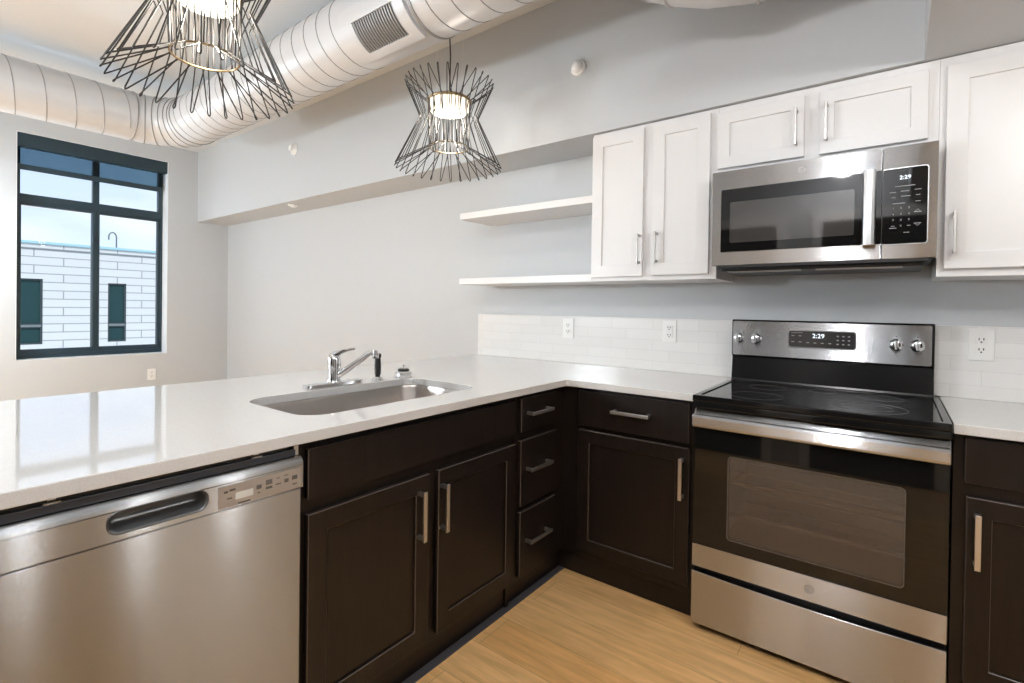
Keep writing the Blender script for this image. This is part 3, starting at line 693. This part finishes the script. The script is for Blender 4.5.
bm = bmesh.new(); plate(bm, rect(-2.155, -1.958, .779, .829), [], FD, 0.0002, .0008); ctl_ = obj('button_panel', bm, mat('fascia_panel', (.50, .475, .45), .35, .6), t)
bm = bmesh.new(); plate(bm, rect(-2.118, -2.078, .792, .808), [], FD, .0008, .0014); obj('display', bm, lcd, ctl_)
bm = bmesh.new()
for (a, b, c_, d_) in ((-2.143, -2.134, .812, .817), (-2.131, -2.118, .814, .819), (-2.136, -2.125, .797, .800), (-2.112, -2.084, .780, .784), (-2.07, -2.058, .802, .812), (-2.067, -2.062, .792, .795),
                     (-2.048, -2.032, .806, .818), (-2.048, -2.032, .796, .802), (-2.022, -2.014, .815, .817), (-2.024, -2.010, .800, .803), (-2.003, -1.992, .817, .819), (-2.002, -1.991, .800, .809), (-1.982, -1.968, .802, .812), (-1.981, -1.969, .789, .792)):
    plate(bm, rect(a, b, c_, d_), [], FD, .0008, .0012)
obj('legends', bm, legend_d, ctl_)

# ------------------------------------------------------------------ logo roundel helper
def roundel(fn, u, v, r, d, parent, m=None):
    bm = bmesh.new()
    for q, w_ in ((r, .0011), (r*.80, .0006)):
        plate(bm, [(u+q*math.cos(2*PI*k/32), v+q*math.sin(2*PI*k/32)) for k in range(32)], [[(u+(q-w_)*math.cos(2*PI*k/32), v+(q-w_)*math.sin(2*PI*k/32)) for k in range(32)]], fn, d, d+.0006)
    def curl(cu, cv, q, a0, a1):
        n = 12; P_ = []
        for k in range(n+1):
            a = a0+(a1-a0)*k/n; P_.append(Vector(fn(u+cu*r+q*r*math.cos(a), v+cv*r+q*r*math.sin(a), d+.0003)))
        tube(bm, P_, .0006, 5)
    curl(-.26, .05, .30, .5, 5.4); curl(-.14, -.08, .14, -1.5, 2.8); curl(.30, .22, .22, .3, 4.6); curl(.30, -.20, .25, 1.8, 6.0); curl(-.02, -.05, .50, 3.4, 5.0)
    obj('logo', bm, m or logo_m, parent)

# ------------------------------------------------------------------ range
t = thing('kitchen_range', 'freestanding stainless electric range with black glass cooktop', 'range', (.962, -.33, 0))
RX0, RX1 = .584, 1.343
bm = bmesh.new(); plate(bm, rect(RX0+.003, RX1-.003, .035, .895), [rect(.66, 1.27, .32, .78)], FY, -.635, -.14)
box(bm, RX0+.003, RX1-.003, -.14, -.03, .035, .895)
obj('body', bm, blackp, t, bevel=.002)
obj('oven_liner', (lambda b: (box(b, .661, .664, -.634, -.142, .321, .779), box(b, 1.266, 1.269, -.634, -.142, .321, .779), box(b, .664, 1.266, -.145, -.142, .321, .779), box(b, .664, 1.266, -.634, -.145, .321, .324), b)[-1])(bmesh.new()), mat('oven_enamel', (.30, .26, .22), .4), t)
for z in (.465, .585):
    bm = bmesh.new()
    for y in (-.622, -.60, -.45, -.30, -.17): tube(bm, [(.662, y, z), (1.268, y, z)], .003, 6)
    for k in range(15): tube(bm, [(.68+k*.0407, -.60, z+.003), (.68+k*.0407, -.16, z+.003)], .0016, 5)
    obj('oven_rack', bm, chrome, t)

for x in (RX0+.05, RX1-.05):
    for y in (-.60, -.10):
        bm = bmesh.new(); lathe(bm, [(.018, .0005), (.018, .012), (.010, .014), (.010, .035)], (x, y, 0), seg=16); obj('foot', bm, blackp, t, smooth=True)
# cooktop: frame + glass + burners
bm = bmesh.new()
plate(bm, rect(RX0-.001, RX1+.001, -.680, -.085), [rrect(RX0+.022, RX1-.022, -.655, -.115, .015, 4)], FZ, .893, .917)
box(bm, RX0-.001, RX1+.001, -.680, -.655, .868, .8935)
ck = obj('cooktop_frame', bm, mat('cooktop_enamel', (.007, .007, .007), .10, spec=.45), t, bevel=.005, seg=3)
obj('cooktop_glass', B((RX0+.02, RX1-.02, -.657, -.113, .900, .9125)), blackg, t)
bm = bmesh.new()
def circ(cx_, cy_, r, w_=.0026):
    plate(bm, [(cx_+r*math.cos(2*PI*k/48), cy_+r*math.sin(2*PI*k/48)) for k in range(48)], [[(cx_+(r-w_)*math.cos(2*PI*k/48), cy_+(r-w_)*math.sin(2*PI*k/48)) for k in range(48)]], FZ, .9125, .9128)
circ(.775, -.505, .095); circ(.765, -.24, .075); circ(1.13, -.50, .115); circ(1.13, -.50, .075); circ(1.16, -.235, .075); circ(.965, -.20, .05)
obj('burner_marks', bm, burn, t)
# backguard
BG = fmap('Y', -.098)
bm = bmesh.new(); prism(bm, [(-.024, .905), (-.105, .905), (-.098, .925), (-.085, 1.03), (-.098, 1.034), (-.098, 1.196), (-.090, 1.203), (-.03, 1.203), (-.024, 1.19)], lambda a, b, s_: (s_, a, b), .582, 1.327)
obj('backguard', bm, mat('backguard_enamel', (.006, .006, .006), .2, spec=.35), t, bevel=.003)
bm = bmesh.new(); plate(bm, rrect(.588, 1.318, 1.037, 1.196, .008, 4), [], BG, .0002, .006); obj('control_fascia', bm, steel_x, t, bevel=.0015)
bm = bmesh.new(); plate(bm, rrect(.820, 1.075, 1.084, 1.163, .014, 5), [rrect(.824, 1.071, 1.088, 1.159, .011, 5)], BG, .006, .0085); obj('display_bezel', bm, steel_s, t)
bm = bmesh.new(); plate(bm, rrect(.824, 1.071, 1.088, 1.159, .011, 5), [], BG, .006, .0075); cp_ = obj('display_panel', bm, dispb, t)
bm = bmesh.new(); plate(bm, rect(.903, .966, 1.124, 1.152), [], BG, .0075, .008); obj('clock_window', bm, blackp, cp_)
bm = bmesh.new(); text(bm, '2:29', .027, BG, .938, 1.138, .0084); obj('clock_digits', bm, glow_w, cp_)
bm = bmesh.new()
for (a, b) in ((.84, 1.137), (.868, 1.137), (.84, 1.110), (.868, 1.110), (.898, 1.108), (.925, 1.108), (.952, 1.108), (.98, 1.108)):
    plate(bm, rect(a-.005, a+.006, b-.0015, b+.0015), [], BG, .0075, .0079)
plate(bm, rect(.834, .878, 1.150, 1.152), [], BG, .0075, .0079)
for k in range(3):
    for j in range(3): plate(bm, rect(1.005+k*.02, 1.013+k*.02, 1.104+j*.017, 1.109+j*.017), [], BG, .0075, .0079)
obj('legends', bm, greyp, cp_)
for x in (.614, .690, 1.207, 1.274):
    bm = bmesh.new(); lathe(bm, [(.0235, -.104), (.0235, -.109), (.020, -.112), (.018, -.128), (.013, -.131), (.001, -.131)], (x, 0, 1.116), 'Y', 28)
    k_ = obj('knob', bm, chrome, t, smooth=True)
    obj('knob_grip', B((x-.0035, x+.0035, -.137, -.126, 1.098, 1.134)), steel_s, k_, bevel=.0015)
bm = bmesh.new()
for x in (.614, .690, 1.207, 1.274):
    plate(bm, rect(x-.002, x+.002, 1.147, 1.151), [], BG, .006, .0064); plate(bm, rect(x-.0025, x+.0025, 1.083, 1.086), [], BG, .006, .0064)
for z in (1.121, 1.111): plate(bm, rect(.751, .755, z-.002, z+.002), [], BG, .006, .0064)
obj('knob_marks', bm, legend_d, t)
# oven door
FO = fmap('Y', -.640)
bm = bmesh.new(); plate(bm, rect(RX0+.003, RX1-.001, .3385, .812), [rrect(.716, 1.236, .386, .696, .012, 4)], FO, 0, .024)
dr = obj('oven_door', bm, blackg, t, bevel=.002)
bm = bmesh.new(); plate(bm, rrect(.7155, 1.2365, .3855, .6965, .012, 4), [], FO, .012, .0232); obj('door_window', bm, ovenw, dr)
bm = bmesh.new(); plate(bm, rrect(.713, 1.239, .383, .699, .014, 4), [rrect(.716, 1.236, .386, .696, .012, 4)], FO, .0235, .0246); obj('window_rim', bm, mat('rim_grey', (.10, .085, .07), .3), dr)
bm = bmesh.new(); plate(bm, rect(RX0+.003, RX1-.001, .252, .338), [], FO, 0, .025); lt = obj('door_lower_trim', bm, steel_x, dr, bevel=.002)
bm = bmesh.new()
prism(bm, [(-.64, .812), (-.668, .812), (-.668, .836), (-.652, .860), (-.64, .860)], lambda a, b, s_: (s_, a, b), RX0+.003, RX1-.001)
tp = obj('door_top_trim', bm, steel_x, dr, bevel=.0015)
bm = bmesh.new()
for k in range(5):
    a = .65+k*.128; prism(bm, [(-.6695, .837), (-.6665, .842), (-.6650, .8405), (-.668, .836)], lambda a_, b_, s_: (s_, a_, b_), a, a+.105)
obj('vent_slots', bm, slot_m, dr)
bm = bmesh.new()
prism(bm, [(-.682, .795), (-.692, .797), (-.697, .806), (-.697, .834), (-.692, .843), (-.682, .846)], lambda a, b, s_: (s_, a, b), RX0+.004, RX1-.002)
box(bm, RX0+.006, RX0+.04, -.684, -.662, .800, .842); box(bm, RX1-.042, RX1-.004, -.684, -.662, .800, .842)
obj('door_handle', bm, steel_x, dr, bevel=.003)
roundel(FO, .984, .294, .0145, .025, lt)
# drawer with a lip that dips in the middle
bm = bmesh.new()
n = 14; top_ = [(RX0+.003+(RX1-RX0-.004)*k/n, .232-.008*math.sin(PI*k/n)) for k in range(n, -1, -1)]
plate(bm, [(RX0+.003, .030), (RX1-.001, .030)]+top_, [], FO, 0, .026); obj('storage_drawer', bm, steel_x, t, bevel=.002)

# ------------------------------------------------------------------ microwave
t = thing('microwave', 'stainless over-the-range microwave mounted under the short wall cabinet', 'microwave', (.938, -.2, 1.42))
MX0, MX1, MZ0, MZ1 = .5655, 1.3115, 1.436, 1.836
obj('case', B((MX0+.004, MX1-.004, -.375, -.001, MZ0+.002, MZ1)), darkgrey, t, bevel=.003)
bm = B((MX0+.03, MX1-.03, -.37, -.02, 1.412, 1.438)); obj('underside_panel', bm, blackp, t, bevel=.006)
bm = bmesh.new()
for a, b in ((MX0+.06, .90), (.95, MX1-.09)): box(bm, a, b, -.372, -.33, 1.408, 1.4125)
obj('grease_filter', bm, steel_s, t, bevel=.002)
obj('lower_vent', B((MX0+.02, MX1-.02, -.40, -.372, 1.425, 1.438)), blackp, t, bevel=.002)
FM = fmap('Y', -.377)
bm = bmesh.new(); plate(bm, rect(MX0, 1.1565, MZ0, MZ1), [], FM, 0, .028); dm = obj('door', bm, steel_x, t, bevel=.003)
bm = bmesh.new(); plate(bm, rrect(.604, 1.1560, 1.492, 1.756, .004, 3), [], FM, .028, .0295); obj('door_glass', bm, blackg, dm)
bm = bmesh.new(); plate(bm, rrect(.640, 1.075, 1.530, 1.700, .006, 3), [], FM, .0295, .0298); obj('door_window', bm, mwin, dm)
bm = bmesh.new(); prism(bm, [(1.100, -.422), (1.104, -.434), (1.114, -.439), (1.128, -.439), (1.137, -.434), (1.140, -.422)], lambda a, b, s_: (a, b, s_), 1.487, 1.759)
box(bm, 1.112, 1.130, -.424, -.405, 1.500, 1.520); box(bm, 1.112, 1.130, -.424, -.405, 1.728, 1.748)
obj('door_handle', bm, steel_s, dm, bevel=.0015)
bm = bmesh.new(); plate(bm, rect(1.158, MX1, MZ0, MZ1), [], FM, 0, .028); cp_ = obj('control_panel', bm, steel_x, t, bevel=.003)
bm = bmesh.new(); plate(bm, rrect(1.1585, 1.284, 1.489, 1.755, .008, 4), [], FM, .028, .0295); obj('keypad_glass', bm, blackg, cp_)
bm = bmesh.new(); plate(bm, rrect(1.158, 1.287, 1.486, 1.758, .010, 4), [rrect(1.1582, 1.2842, 1.4888, 1.7552, .008, 4)], FM, .028, .0302); obj('keypad_rim', bm, steel_s, cp_)
bm = bmesh.new(); text(bm, '2:29', .019, FM, 1.222, 1.722, .0300); obj('clock_digits', bm, glow_w, cp_)
bm = bmesh.new()
ks = ['1', '2', '3', '4', '5', '6', '7', '8', '9', '', '0', '']
for i, s_ in enumerate(ks):
    u_, v_ = 1.190+(i % 3)*.022, 1.615-(i//3)*.021
    if s_: text(bm, s_, .010, FM, u_, v_, .0300)
    else: plate(bm, rect(u_-.005, u_+.005, v_-.001, v_+.001), [], FM, .0296, .0300)
for (u_, v_, w_) in ((1.222, 1.692, .028), (1.188, 1.672, .009), (1.222, 1.674, .012), (1.258, 1.676, .009), (1.190, 1.654, .006), (1.224, 1.656, .013), (1.258, 1.657, .006), (1.205, 1.632, .018), (1.258, 1.635, .007),
                   (1.258, 1.598, .010), (1.258, 1.558, .010), (1.228, 1.528, .008), (1.19, 1.545, .01)):
    plate(bm, rect(u_-w_, u_+w_, v_-.0012, v_+.0012), [], FM, .0296, .0300)
for dv in (1, -1):
    vv = 1.578+.016*dv*1.6
    for s2 in (-1, 1): tube(bm, [FM(1.258+s2*.006, vv-dv*.003, .0300), FM(1.258, vv+dv*.003, .0300)], .0008, 4)
obj('keypad_legends', bm, greyp, cp_)
roundel(FM, .902, 1.797, .0125, .028, dm)
